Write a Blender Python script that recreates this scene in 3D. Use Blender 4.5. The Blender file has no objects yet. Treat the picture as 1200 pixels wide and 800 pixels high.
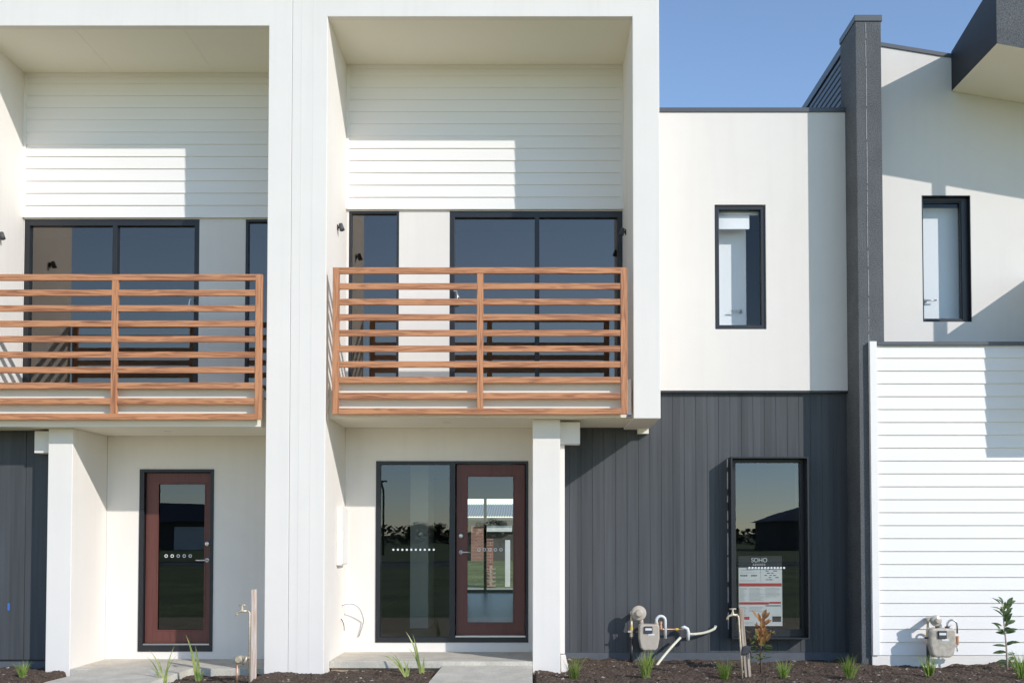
import bpy, math, random
from mathutils import Vector, noise
random.seed(7)
S = bpy.context.scene
COL = S.collection
R = math.radians

# ------------------------------------------------------------------ materials
def lin(r, g, b):
    f = lambda c: c/12.92 if c <= .04045 else ((c+.055)/1.055)**2.4
    return (f(r/255), f(g/255), f(b/255), 1)

def new_mat(name):
    m = bpy.data.materials.new(name); m.use_nodes = True
    nt = m.node_tree
    return m, nt, nt.nodes, nt.links, nt.nodes['Principled BSDF']

def ramp(nodes, stops):
    r = nodes.new('ShaderNodeValToRGB')
    el = r.color_ramp.elements
    while len(el) < len(stops): el.new(.5)
    for e, (p, c) in zip(el, stops):
        e.position = p; e.color = c if len(c) == 4 else (*c, 1)
    return r

def paint(name, c, rough=.6, var=.06, vscale=.8, bump=.15, bscale=180, spec=.4, metal=0, fleck=0, stretch=None, dirt=0):
    """painted, rendered or plain surface: slow tone variation plus fine grain bump"""
    m, nt, N, L, B = new_mat(name)
    tc = N.new('ShaderNodeTexCoord')
    mp = N.new('ShaderNodeMapping'); L.new(tc.outputs['Object'], mp.inputs['Vector'])
    if stretch: mp.inputs['Scale'].default_value = stretch
    n1 = N.new('ShaderNodeTexNoise'); n1.inputs['Scale'].default_value = vscale; n1.inputs['Detail'].default_value = 7
    n1.inputs['Roughness'].default_value = .62
    L.new(mp.outputs['Vector'], n1.inputs['Vector'])
    lo = tuple(max(0, x*(1-var)) for x in c[:3]); hi = tuple(min(1, x*(1+var)) for x in c[:3])
    r1 = ramp(N, [(.3, lo), (.7, hi)]); L.new(n1.outputs['Fac'], r1.inputs['Fac'])
    out = r1.outputs['Color']
    if fleck:
        n3 = N.new('ShaderNodeTexNoise'); n3.inputs['Scale'].default_value = bscale*.6; n3.inputs['Detail'].default_value = 2
        L.new(tc.outputs['Object'], n3.inputs['Vector'])
        r3 = ramp(N, [(.35, (1-fleck,)*3), (.65, (1+fleck,)*3)]); L.new(n3.outputs['Fac'], r3.inputs['Fac'])
        mx = N.new('ShaderNodeMix'); mx.data_type = 'RGBA'; mx.blend_type = 'MULTIPLY'; mx.inputs['Factor'].default_value = 1
        L.new(out, mx.inputs[6]); L.new(r3.outputs['Color'], mx.inputs[7]); out = mx.outputs[2]
    if dirt:      # vertical run marks and splash spots of their own shape
        m4 = N.new('ShaderNodeMapping'); m4.inputs['Scale'].default_value = (9, 9, .45); L.new(tc.outputs['Object'], m4.inputs['Vector'])
        n4 = N.new('ShaderNodeTexNoise'); n4.inputs['Scale'].default_value = 1; n4.inputs['Detail'].default_value = 6
        L.new(m4.outputs['Vector'], n4.inputs['Vector'])
        r4 = ramp(N, [(.5, (1, 1, 1)), (.8, (1-dirt, 1-dirt, 1-dirt*1.03))]); L.new(n4.outputs['Fac'], r4.inputs['Fac'])
        mx = N.new('ShaderNodeMix'); mx.data_type = 'RGBA'; mx.blend_type = 'MULTIPLY'; mx.inputs['Factor'].default_value = 1
        L.new(out, mx.inputs[6]); L.new(r4.outputs['Color'], mx.inputs[7]); out = mx.outputs[2]
    L.new(out, B.inputs['Base Color'])
    B.inputs['Roughness'].default_value = rough; B.inputs['Metallic'].default_value = metal
    B.inputs['Specular IOR Level'].default_value = spec
    if bump:
        n2 = N.new('ShaderNodeTexNoise'); n2.inputs['Scale'].default_value = bscale; n2.inputs['Detail'].default_value = 4
        L.new(tc.outputs['Object'], n2.inputs['Vector'])
        nb = N.new('ShaderNodeTexNoise'); nb.inputs['Scale'].default_value = 3.1; nb.inputs['Detail'].default_value = 3
        L.new(tc.outputs['Object'], nb.inputs['Vector'])
        b0 = N.new('ShaderNodeBump'); b0.inputs['Strength'].default_value = min(1, bump); b0.inputs['Distance'].default_value = .012
        L.new(nb.outputs['Fac'], b0.inputs['Height'])
        bp = N.new('ShaderNodeBump'); bp.inputs['Strength'].default_value = bump; bp.inputs['Distance'].default_value = .004
        L.new(n2.outputs['Fac'], bp.inputs['Height']); L.new(b0.outputs['Normal'], bp.inputs['Normal'])
        L.new(bp.outputs['Normal'], B.inputs['Normal'])
    return m

def timber(name, axis, light, dark, rough=.45):
    m, nt, N, L, B = new_mat(name)
    tc = N.new('ShaderNodeTexCoord'); oi = N.new('ShaderNodeObjectInfo')
    add = N.new('ShaderNodeVectorMath'); add.operation = 'ADD'
    cx = N.new('ShaderNodeCombineXYZ')
    ml = N.new('ShaderNodeMath'); ml.operation = 'MULTIPLY'; ml.inputs[1].default_value = 37
    L.new(oi.outputs['Random'], ml.inputs[0])
    for k in range(3): L.new(ml.outputs[0], cx.inputs[k])
    L.new(tc.outputs['Object'], add.inputs[0]); L.new(cx.outputs[0], add.inputs[1])
    mp = N.new('ShaderNodeMapping'); sc = [34, 34, 34]; sc[axis] = 2.2
    mp.inputs['Scale'].default_value = sc; L.new(add.outputs[0], mp.inputs['Vector'])
    n = N.new('ShaderNodeTexNoise'); n.inputs['Scale'].default_value = 1; n.inputs['Detail'].default_value = 8
    n.inputs['Distortion'].default_value = 1.2; L.new(mp.outputs[0], n.inputs['Vector'])
    mid = tuple((a+b)/2 for a, b in zip(light[:3], dark[:3]))
    r = ramp(N, [(.33, dark[:3]), (.46, mid), (.56, light[:3])]); L.new(n.outputs['Fac'], r.inputs['Fac'])
    L.new(r.outputs['Color'], B.inputs['Base Color']); B.inputs['Roughness'].default_value = rough
    bp = N.new('ShaderNodeBump'); bp.inputs['Strength'].default_value = .15; bp.inputs['Distance'].default_value = .003
    L.new(n.outputs['Fac'], bp.inputs['Height']); L.new(bp.outputs['Normal'], B.inputs['Normal'])
    return m

def glass_mat(name, tint, ior=1.9, coat=(1, 1, 1)):
    m, nt, N, L, B = new_mat(name); N.remove(B)
    tr = N.new('ShaderNodeBsdfTransparent'); tr.inputs['Color'].default_value = (*tint, 1)
    gl = N.new('ShaderNodeBsdfGlossy'); gl.inputs['Roughness'].default_value = 0; gl.inputs['Color'].default_value = (*coat, 1)
    tc = N.new('ShaderNodeTexCoord'); nn = N.new('ShaderNodeTexNoise'); nn.inputs['Scale'].default_value = 1.3
    L.new(tc.outputs['Object'], nn.inputs['Vector'])
    bp = N.new('ShaderNodeBump'); bp.inputs['Strength'].default_value = .025; bp.inputs['Distance'].default_value = .02
    L.new(nn.outputs['Fac'], bp.inputs['Height']); L.new(bp.outputs['Normal'], gl.inputs['Normal'])
    fr = N.new('ShaderNodeFresnel');     ge = N.new('ShaderNodeNewGeometry'); mi = N.new('ShaderNodeMix')      # same reflectance from either side of the thin pane
    mi.inputs['A'].default_value = ior; mi.inputs['B'].default_value = 1/ior
    L.new(ge.outputs['Backfacing'], mi.inputs['Factor']); L.new(mi.outputs['Result'], fr.inputs['IOR'])
    mx = N.new('ShaderNodeMixShader'); L.new(fr.outputs[0], mx.inputs[0]); L.new(tr.outputs[0], mx.inputs[1]); L.new(gl.outputs[0], mx.inputs[2])
    L.new(mx.outputs[0], N['Material Output'].inputs['Surface'])
    return m

def clear_mat():
    m, nt, N, L, B = new_mat('clear_back'); N.remove(B)
    tr = N.new('ShaderNodeBsdfTransparent'); L.new(tr.outputs[0], N['Material Output'].inputs['Surface'])
    return m

def boards_dark(name, c, pitch):
    """dark stained vertical boards: each board its own tone, with long faint streaks"""
    m, nt, N, L, B = new_mat(name)
    tc = N.new('ShaderNodeTexCoord'); sx = N.new('ShaderNodeSeparateXYZ'); L.new(tc.outputs['Object'], sx.inputs[0])
    d = N.new('ShaderNodeMath'); d.operation = 'DIVIDE'; d.inputs[1].default_value = pitch; L.new(sx.outputs['X'], d.inputs[0])
    fl = N.new('ShaderNodeMath'); fl.operation = 'FLOOR'; L.new(d.outputs[0], fl.inputs[0])
    wn = N.new('ShaderNodeTexWhiteNoise'); wn.noise_dimensions = '1D'; L.new(fl.outputs[0], wn.inputs['W'])
    mp = N.new('ShaderNodeMapping'); mp.inputs['Scale'].default_value = (26, 26, .9); L.new(tc.outputs['Object'], mp.inputs['Vector'])
    n = N.new('ShaderNodeTexNoise'); n.inputs['Scale'].default_value = 1; n.inputs['Detail'].default_value = 8; L.new(mp.outputs[0], n.inputs['Vector'])
    a = N.new('ShaderNodeMath'); a.operation = 'MULTIPLY_ADD'; a.inputs[1].default_value = .35; L.new(wn.outputs['Value'], a.inputs[0])
    m2 = N.new('ShaderNodeMath'); m2.operation = 'MULTIPLY'; m2.inputs[1].default_value = .75; L.new(n.outputs['Fac'], m2.inputs[0]); L.new(m2.outputs[0], a.inputs[2])
    r = ramp(N, [(.2, tuple(x*.74 for x in c[:3])), (.8, tuple(x*1.3 for x in c[:3]))]); L.new(a.outputs[0], r.inputs['Fac'])
    L.new(r.outputs['Color'], B.inputs['Base Color']); B.inputs['Roughness'].default_value = .55; B.inputs['Specular IOR Level'].default_value = .35
    bp = N.new('ShaderNodeBump'); bp.inputs['Strength'].default_value = .25; bp.inputs['Distance'].default_value = .003
    L.new(n.outputs['Fac'], bp.inputs['Height']); L.new(bp.outputs['Normal'], B.inputs['Normal'])
    return m

def soil_mat():
    m, nt, N, L, B = new_mat('soil')
    tc = N.new('ShaderNodeTexCoord')
    n = N.new('ShaderNodeTexNoise'); n.inputs['Scale'].default_value = 38; n.inputs['Detail'].default_value = 9; n.inputs['Roughness'].default_value = .7
    L.new(tc.outputs['Object'], n.inputs['Vector'])
    r = ramp(N, [(.3, (.04, .027, .02)), (.52, (.115, .083, .062)), (.66, (.19, .145, .11)), (.78, (.31, .25, .19))]); L.new(n.outputs['Fac'], r.inputs['Fac'])
    L.new(r.outputs['Color'], B.inputs['Base Color']); B.inputs['Roughness'].default_value = .95; B.inputs['Specular IOR Level'].default_value = .1
    n2 = N.new('ShaderNodeTexNoise'); n2.inputs['Scale'].default_value = 90; n2.inputs['Detail'].default_value = 6; L.new(tc.outputs['Object'], n2.inputs['Vector'])
    bp = N.new('ShaderNodeBump'); bp.inputs['Strength'].default_value = .9; bp.inputs['Distance'].default_value = .012
    L.new(n2.outputs['Fac'], bp.inputs['Height']); L.new(bp.outputs['Normal'], B.inputs['Normal'])
    return m

def leaf_mat(name, c1, c2, rough=.45, scale=9):
    m, nt, N, L, B = new_mat(name)
    tc = N.new('ShaderNodeTexCoord')
    n = N.new('ShaderNodeTexNoise'); n.inputs['Scale'].default_value = scale; n.inputs['Detail'].default_value = 3
    L.new(tc.outputs['Object'], n.inputs['Vector'])
    r = ramp(N, [(.35, c1), (.65, c2)]); L.new(n.outputs['Fac'], r.inputs['Fac'])
    L.new(r.outputs['Color'], B.inputs['Base Color']); B.inputs['Roughness'].default_value = rough
    tl = N.new('ShaderNodeBsdfTranslucent'); L.new(r.outputs['Color'], tl.inputs['Color'])
    mx = N.new('ShaderNodeMixShader'); mx.inputs[0].default_value = .28
    L.new(B.outputs[0], mx.inputs[1]); L.new(tl.outputs[0], mx.inputs[2]); L.new(mx.outputs[0], N['Material Output'].inputs['Surface'])
    return m

def brick_mat():
    m, nt, N, L, B = new_mat('red_brick')
    tc = N.new('ShaderNodeTexCoord'); mp = N.new('ShaderNodeMapping'); mp.inputs['Rotation'].default_value = (R(90), 0, 0)
    L.new(tc.outputs['Object'], mp.inputs['Vector'])
    b = N.new('ShaderNodeTexBrick'); b.inputs['Scale'].default_value = 1; b.inputs['Brick Width'].default_value = .24; b.inputs['Row Height'].default_value = .086
    b.inputs['Mortar Size'].default_value = .008; b.inputs['Color1'].default_value = (.4, .15, .09, 1); b.inputs['Color2'].default_value = (.26, .1, .07, 1); b.inputs['Mortar'].default_value = (.45, .42, .38, 1)
    L.new(mp.outputs[0], b.inputs['Vector']); L.new(b.outputs['Color'], B.inputs['Base Color']); B.inputs['Roughness'].default_value = .9
    return m

WHITE = paint('white_render', (.84, .785, .72, 1), .75, .03, .7, .22, 170, .25, dirt=.035)
OFFW = paint('offwhite_render', (.785, .735, .675, 1), .75, .018, 1.7, .25, 150, .25, dirt=.03)
BOARDW = paint('white_board_paint', (.885, .845, .80, 1), .5, .02, 1.2, .08, 60, .35, stretch=(.3, 1, 3))
SOFF = paint('soffit_paint', (.89, .84, .715, 1), .7, .02, .5, .05, 90, .2)
GREYT = paint('charcoal_texture_render', (.118, .122, .126, 1), .85, .14, 2.2, .8, 140, .2, fleck=.35)
GREYM = paint('charcoal_metal', (.085, .092, .102, 1), .42, .06, 2, .03, 60, .5)
FASCIA = paint('fascia_dark', (.032, .034, .039, 1), .6, .06, 2, .03, 60, .35)
BLACKM = paint('black_aluminium', (.018, .019, .022, 1), .38, .1, 3, .02, 80, .5)
DARKB = boards_dark('charcoal_boards', (.066, .069, .0735, 1), .137)
PLINTH = paint('plinth_grey', (.115, .125, .14, 1), .85, .12, 3, .4, 120, .2)
WOODX = timber('timber_look_rail', 0, (.60, .265, .12), (.30, .11, .048))
WOODZ = timber('timber_look_post', 2, (.60, .265, .12), (.30, .11, .048))
DOORM = timber('door_timber_stain', 2, (.14, .045, .034), (.115, .036, .028), .45)
RAWZ = timber('raw_timber', 2, (.52, .42, .33), (.27, .2, .15), .85)
PALEZ = timber('pale_timber', 2, (.68, .56, .48), (.5, .33, .22), .85)
GLASS = glass_mat('window_glass', (.66, .67, .66), 2.25, (1, .91, .83))
GLASSC = glass_mat('bedroom_glass', (.97, .98, .98), 1.5)
GLASSD = glass_mat('door_glass', (.66, .68, .64), 1.9, (.80, .86, .98))
GLASSB = glass_mat('notice_glass', (.80, .82, .80), 2.0, (.80, .86, .98))
CLEAR = clear_mat()
CONC = paint('concrete', (.58, .535, .45, 1), .9, .14, 5, .35, 130, .2, fleck=.1)
SAND = paint('sand_bed', (.55, .43, .3, 1), .95, .2, 9, .6, 160, .1)
SOIL = soil_mat()
STEEL = paint('steel', (.62, .62, .62, 1), .28, .03, 8, 0, 60, .5, 1)
BEIGEW = paint('weathered_meter_case', (.50, .44, .36, 1), .3, .25, 18, .45, 30, .6, .1)
BEIGE = paint('meter_beige', (.50, .43, .35, 1), .5, .07, 20, .05, 120, .4)
PVC = paint('white_pvc', (.75, .75, .72, 1), .4, .05, 9, .02, 60, .4)
CREAMP = paint('cream_conduit', (.72, .68, .52, 1), .45, .08, 9, .02, 60, .4)
COPPER = paint('copper', (.62, .36, .24, 1), .5, .25, 18, .03, 80, .5, .9)
BRASS = paint('weathered_brass', (.62, .52, .38, 1), .5, .2, 25, .1, 80, .5, .55)
BLACK = paint('black_plastic', (.02, .02, .022, 1), .45, .1, 4, 0, 60, .4)
DARKG = paint('dark_grey_plastic', (.07, .07, .075, 1), .5, .1, 4, 0, 60, .4)
YELLOW = paint('yellow_tape', (.7, .5, .05, 1), .5, .05, 4, 0, 60, .4)
BLUE = paint('blue_tape', (.06, .16, .5, 1), .5, .05, 4, 0, 60, .4)
PAPER = paint('paper', (.78, .78, .78, 1), .6, .02, 4, 0, 60, .3)
RED = paint('red_ink', (.55, .05, .05, 1), .6, .05, 4, 0, 60, .3)
INK = paint('grey_ink', (.4, .4, .42, 1), .6, .1, 40, 0, 60, .3)
INKD = paint('dark_ink', (.04, .04, .045, 1), .5, .1, 4, 0, 60, .3)
DOTS = paint('frosted_dot', (.75, .77, .78, 1), .6, .02, 4, 0, 60, .3)
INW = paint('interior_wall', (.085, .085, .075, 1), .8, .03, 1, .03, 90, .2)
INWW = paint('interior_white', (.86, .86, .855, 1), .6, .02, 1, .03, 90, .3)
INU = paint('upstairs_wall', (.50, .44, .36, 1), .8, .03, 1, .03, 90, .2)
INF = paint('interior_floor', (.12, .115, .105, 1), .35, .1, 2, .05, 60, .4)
GRASS = paint('grass_ground', (.23, .25, .10, 1), .95, .4, .35, .9, 25, .1, fleck=.4)
ROADM = paint('asphalt', (.055, .055, .055, 1), .9, .1, 3, .5, 90, .2)
ROOFM = paint('roof_dark', (.05, .05, .055, 1), .6, .1, 2, .1, 30, .3)
RBRICK = brick_mat()
HOUSEW = paint('far_house_wall', (.12, .11, .10, 1), .85, .1, 1, .1, 30, .2)
ZINC = paint('zinc_roof', (.42, .46, .5, 1), .4, .08, 3, .03, 60, .5, .5)
BARK = paint('bark', (.14, .1, .075, 1), .9, .25, 30, .5, 90, .1)
FARLEAF = leaf_mat('far_foliage', (.02, .032, .012), (.045, .06, .02))
TUFT1 = leaf_mat('tuft_leaf', (.16, .28, .045), (.36, .46, .10), .4, 30)
STRAW = leaf_mat('dry_blade', (.42, .36, .16), (.55, .47, .24), .6, 30)
STRAP = leaf_mat('strap_leaf', (.20, .30, .07), (.46, .50, .15), .4, 10)
BROWNL = leaf_mat('brown_leaf', (.30, .13, .05), (.46, .25, .10), .4, 18)
GREENL = leaf_mat('magnolia_green', (.09, .16, .04), (.24, .27, .08), .35, 18)
SAPL = leaf_mat('sapling_leaf', (.05, .10, .035), (.13, .19, .06), .3, 25)

# ------------------------------------------------------------------ mesh builder
class MB:
    def __init__(s): s.v = []; s.f = []; s.m = []
    def face(s, pts, mi=0):
        b = len(s.v); s.v += [tuple(p) for p in pts]; s.f.append(tuple(range(b, b+len(pts)))); s.m.append(mi)
    def box(s, x0, x1, y0, y1, z0, z1, mi=0):
        if x0 > x1: x0, x1 = x1, x0
        b = len(s.v)
        s.v += [(x0,y0,z0),(x1,y0,z0),(x1,y1,z0),(x0,y1,z0),(x0,y0,z1),(x1,y0,z1),(x1,y1,z1),(x0,y1,z1)]
        for q in ((0,3,2,1),(4,5,6,7),(0,1,5,4),(1,2,6,5),(2,3,7,6),(3,0,4,7)):
            s.f.append(tuple(b+i for i in q)); s.m.append(mi)
        return s
    def wall(s, xs, zs, y0, y1, holes=(), top=None, mi=0):
        """slab between y0 and y1 cut into cells at xs, zs; cells inside a hole are left out; one closed connected skin"""
        xs = sorted(set(xs) | {h[0] for h in holes} | {h[1] for h in holes}); zs = sorted(set(zs) | {h[2] for h in holes} | {h[3] for h in holes})
        zt = zs[-1]; b = {}
        def vid(i, j, k):
            if (i,j,k) not in b:
                z = zs[j]
                if top and j == len(zs)-1: z = top(xs[i])
                b[(i,j,k)] = len(s.v); s.v.append((xs[i], (y0,y1)[k], z))
            return b[(i,j,k)]
        def solid(i, j):
            if i < 0 or j < 0 or i >= len(xs)-1 or j >= len(zs)-1: return False
            cx = (xs[i]+xs[i+1])/2; cz = (zs[j]+zs[j+1])/2
            return not any(h[0] < cx < h[1] and h[2] < cz < h[3] for h in holes)
        for i in range(len(xs)-1):
            for j in range(len(zs)-1):
                if not solid(i, j): continue
                q = []
                q.append((vid(i,j,0),vid(i+1,j,0),vid(i+1,j+1,0),vid(i,j+1,0)))
                q.append((vid(i,j,1),vid(i,j+1,1),vid(i+1,j+1,1),vid(i+1,j,1)))
                if not solid(i-1,j): q.append((vid(i,j,0),vid(i,j+1,0),vid(i,j+1,1),vid(i,j,1)))
                if not solid(i+1,j): q.append((vid(i+1,j,0),vid(i+1,j,1),vid(i+1,j+1,1),vid(i+1,j+1,0)))
                if not solid(i,j-1): q.append((vid(i,j,0),vid(i,j,1),vid(i+1,j,1),vid(i+1,j,0)))
                if not solid(i,j+1): q.append((vid(i,j+1,0),vid(i+1,j+1,0),vid(i+1,j+1,1),vid(i,j+1,1)))
                s.f += q; s.m += [mi]*len(q)
        return s
    def tube(s, pts, r, n=10, mi=0, cap=True):
        pts = [Vector(p) for p in pts]; rs = r if isinstance(r, (list, tuple)) else [r]*len(pts)
        rings = []; prev = None
        for i, p in enumerate(pts):
            t = (pts[min(i+1, len(pts)-1)]-pts[max(i-1, 0)]).normalized()
            if prev is None:
                a = Vector((0,0,1)) if abs(t.z) < .9 else Vector((1,0,0))
                u = t.cross(a).normalized()
            else:
                u = (prev - t*prev.dot(t)).normalized()
            prev = u; w = t.cross(u)
            b = len(s.v)
            for k in range(n):
                an = 2*math.pi*k/n
                s.v.append(tuple(p+(u*math.cos(an)+w*math.sin(an))*rs[i]))
            rings.append(b)
        for a, b in zip(rings, rings[1:]):
            for k in range(n):
                s.f.append((a+k, a+(k+1)%n, b+(k+1)%n, b+k)); s.m.append(mi)
        if cap:
            s.f.append(tuple(rings[0]+k for k in reversed(range(n)))); s.f.append(tuple(rings[-1]+k for k in range(n))); s.m += [mi, mi]
        return s
    def lathe(s, c, axis, prof, n=20, mi=0):
        """prof: (distance along axis, radius)"""
        a = Vector(axis).normalized(); c = Vector(c)
        return s.tube([c+a*d for d, r in prof], [max(r, 1e-4) for d, r in prof], n, mi) if all(prof[i][0] < prof[i+1][0] for i in range(len(prof)-1)) else s
    def prism(s, poly, y0, y1, mi=0):
        """polygon in x,z extruded along y"""
        b = len(s.v); n = len(poly)
        s.v += [(x, y0, z) for x, z in poly] + [(x, y1, z) for x, z in poly]
        s.f.append(tuple(b+i for i in range(n))); s.f.append(tuple(b+n+i for i in reversed(range(n)))); s.m += [mi, mi]
        for i in range(n):
            j = (i+1) % n
            s.f.append((b+j, b+i, b+n+i, b+n+j)); s.m.append(mi)
        return s
    def hprism(s, poly, z0, z1, mi=0):
        """polygon in x,y extruded along z; z1 may be a function of (x, y)"""
        b = len(s.v); n = len(poly)
        zt = z1 if callable(z1) else (lambda x, y: z1)
        s.v += [(x, y, z0) for x, y in poly] + [(x, y, zt(x, y)) for x, y in poly]
        s.f.append(tuple(b+i for i in reversed(range(n)))); s.f.append(tuple(b+n+i for i in range(n))); s.m += [mi, mi]
        for i in range(n):
            j = (i+1) % n
            s.f.append((b+i, b+j, b+n+j, b+n+i)); s.m.append(mi)
        return s
    def build(s, name, mats, parent=None, bevel=0, smooth=False):
        if not isinstance(mats, (list, tuple)): mats = [mats]
        off = Vector((0,0,0)); p = parent
        while p is not None: off += p.location; p = p.parent
        me = bpy.data.meshes.new(name)
        me.from_pydata([tuple(Vector(v)-off) for v in s.v], [], s.f)
        for m in mats: me.materials.append(m)
        for p, mi in zip(me.polygons, s.m): p.material_index = mi; p.use_smooth = smooth
        import bmesh
        bm = bmesh.new(); bm.from_mesh(me); bmesh.ops.recalc_face_normals(bm, faces=bm.faces); bm.to_mesh(me); bm.free()
        o = bpy.data.objects.new(name, me); COL.objects.link(o)
        if parent is not None: o.parent = parent
        if bevel:
            md = o.modifiers.new('Bevel', 'BEVEL'); md.width = bevel; md.segments = 2; md.limit_method = 'ANGLE'; md.angle_limit = R(40)
        return o

def thing(name, label, cat, loc=(0,0,0), group=None):
    o = bpy.data.objects.new(name, None); COL.objects.link(o); o.location = loc; o.empty_display_size = .2
    return tag(o, label, cat, group)
def tag(o, label=None, cat=None, group=None, kind=None):
    if label: o['label'] = label
    if cat: o['category'] = cat
    if group: o['group'] = group
    if kind: o['kind'] = kind
    return o
def box(x0, x1, y0, y1, z0, z1): return MB().box(x0, x1, y0, y1, z0, z1)

def lap_boards(x0, x1, z0, z1, y, pitch, step=.013, back=.03):
    """one sheet of lapped weatherboards facing -y; z0 is the bottom edge of the lowest board"""
    m = MB(); z = z0; prof = []
    while z < z1-1e-6:
        zt = min(z+pitch, z1)
        prof += [(y, z), (y-0.0005, z+.004), (y+step*(zt-z)/pitch, zt)]
        z = zt
    prof += [(y+back, z1), (y+back, z0)]
    n = len(prof); m.v = [(x0, a, b) for a, b in prof]+[(x1, a, b) for a, b in prof]
    for i in range(n):
        j = (i+1) % n; m.f.append((i, j, n+j, n+i)); m.m.append(0)
    m.f.append(tuple(range(n))); m.f.append(tuple(range(2*n-1, n-1, -1))); m.m += [0, 0]
    return m

def v_boards(x0, x1, z0, z1, y, pitch, hole=None, gw=.0048, gd=.0035, first=None):
    """vertical grooved boards as one sheet facing -y, left open at the hole"""
    m = MB(); xs = []; x = x0 if first is None else first
    edges = [x0]
    while x < x1:
        if x > x0+.02: edges.append(x)
        x += pitch
    edges.append(x1)
    prof = [(x0, y)]
    for e in edges[1:-1]: prof += [(e-gw/2, y), (e-gw/4, y+gd), (e+gw/4, y+gd), (e+gw/2, y)]
    prof.append((x1, y))
    if hole:
        for hx in hole[:2]:
            if not any(abs(hx-p[0]) < .012 for p in prof): prof.append((hx, y))
        prof.sort()
    zz = [z0, z1] if not hole else [z0, hole[2], hole[3], z1]
    ids = {}
    for i, (px, py) in enumerate(prof):
        for j, z in enumerate(zz): ids[i,j] = len(m.v); m.v.append((px, py, z))
    for i in range(len(prof)-1):
        cx = (prof[i][0]+prof[i+1][0])/2
        for j in range(len(zz)-1):
            if hole and j == 1 and hole[0]-.002 < cx < hole[1]+.002: continue
            m.f.append((ids[i,j], ids[i+1,j], ids[i+1,j+1], ids[i,j+1])); m.m.append(0)
    return m

def pane(parent, x0, x1, z0, z1, y, mat):
    m = MB(); m.box(x0, x1, y, y+.006, z0, z1, 1); m.m[2] = 0     # front skin reflects, the rest is clear
    return m.build('pane', [mat, CLEAR], parent)

def window(parent, name, x0, x1, z0, z1, y, lights, fw=.05, depth=.09, mat=GLASS, hd=None):
    """aluminium frame with one pane per light; y is the front of the frame"""
    hd = hd or fw
    holes = [(a, b, z0+fw, z1-hd) for a, b in lights]
    f = MB().wall([x0, x1], [z0, z1], y, y+depth, holes).build(name, BLACKM, parent, .002)
    for a, b in lights: pane(f, a-.004, b+.004, z0+fw-.004, z1-hd+.004, y+depth*.45, mat)
    return f

def ring(m, cx, y, cz, r, r2=0, n=14, mi=0):
    pts = [(cx+r*math.cos(2*math.pi*k/n), cz+r*math.sin(2*math.pi*k/n)) for k in range(n)]
    if not r2: m.prism(pts, y, y+.001, mi)
    else:
        q = [(cx+r2*math.cos(2*math.pi*k/n), cz+r2*math.sin(2*math.pi*k/n)) for k in range(n)]
        for k in range(n):
            j = (k+1) % n
            m.face([(pts[k][0], y, pts[k][1]), (pts[j][0], y, pts[j][1]), (q[j][0], y, q[j][1]), (q[k][0], y, q[k][1])], mi)

def lever(parent, x, y, z, dx, mats=STEEL):
    m = MB(); m.lathe((x, y, z), (0,-1,0), [(0, .027), (.004, .027), (.008, .024)], 20)
    m.tube([(x, y-.008, z), (x, y-.045, z), (x+dx*.02, y-.055, z), (x+dx*.06, y-.055, z), (x+dx*.125, y-.053, z)], [.011, .010, .010, .009, .008], 10)
    m.build('handle', mats, parent, smooth=True)
    if parent.get('lockz'):
        zl = parent['lockz']; del parent['lockz']
        k = MB(); k.lathe((x, y, zl), (0,-1,0), [(0, .03), (.012, .03), (.018, .024), (.022, .01)], 22); k.build('lock', mats, parent, smooth=True)

def door_leaf(parent, x0, x1, z0, z1, y, g, hx, hdx, rings):
    """stained timber leaf with one tall pane"""
    d = MB().wall([x0, x1], [z0, z1], y, y+.045, [g]).build('door', DOORM, parent, .004)
    b = MB(); t = .016
    b.wall([g[0]-t*.4, g[1]+t*.4], [g[2]-t*.4, g[3]+t*.4], y-.006, y, [(g[0]+t*.6, g[1]-t*.6, g[2]+t*.6, g[3]-t*.6)])
    b.build('glazing_bead', DOORM, d, .002)
    pane(d, g[0]-.003, g[1]+.003, g[2]-.003, g[3]+.003, y+.018, GLASSD)
    d['lockz'] = z0+1.18
    lever(d, hx, y, z0+.985, hdx)
    for cx, cz in rings:
        r = MB(); ring(r, cx, y+.014, cz, .02, .012); r.build('safety_ring', DOTS, d)
    return d

def railing(parent, x0, x1, xm, z0, z1, y0=-.035, y1=.008):
    """ten timber look slats between three posts"""
    rh, pw = .066, .072
    g = MB().box(x0+.2, x1-.2, y1+.001, y1+.014, z0+.2, z0+.21)    # hidden fixing angle that carries the panel
    root = MB().box(x0, x0+pw, y0, y1, z0, z1).build('balcony_railing', WOODZ, parent, .003)
    MB().box(x1-pw, x1, y0, y1, z0, z1).build('post', WOODZ, root, .003)
    MB().box(xm-.034, xm+.034, y0+.003, y1, z0+rh, z1-rh).build('post', WOODZ, root, .003)
    p = (z1-z0-rh)/9
    for i in range(10):
        z = z0+i*p
        if i in (0, 9):
            MB().box(x0+pw, x1-pw, y0, y1, z, z+rh).build('rail', WOODX, root, .003)
        else:
            dz = .0 + random.uniform(-.002, .002)
            MB().box(x0+pw, xm-.034, y0+.005, y1-.004, z+dz, z+rh+dz).build('rail', WOODX, root, .003)
            MB().box(xm+.034, x1-pw, y0+.005, y1-.004, z+dz, z+rh+dz).build('rail', WOODX, root, .003)
    return root

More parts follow.
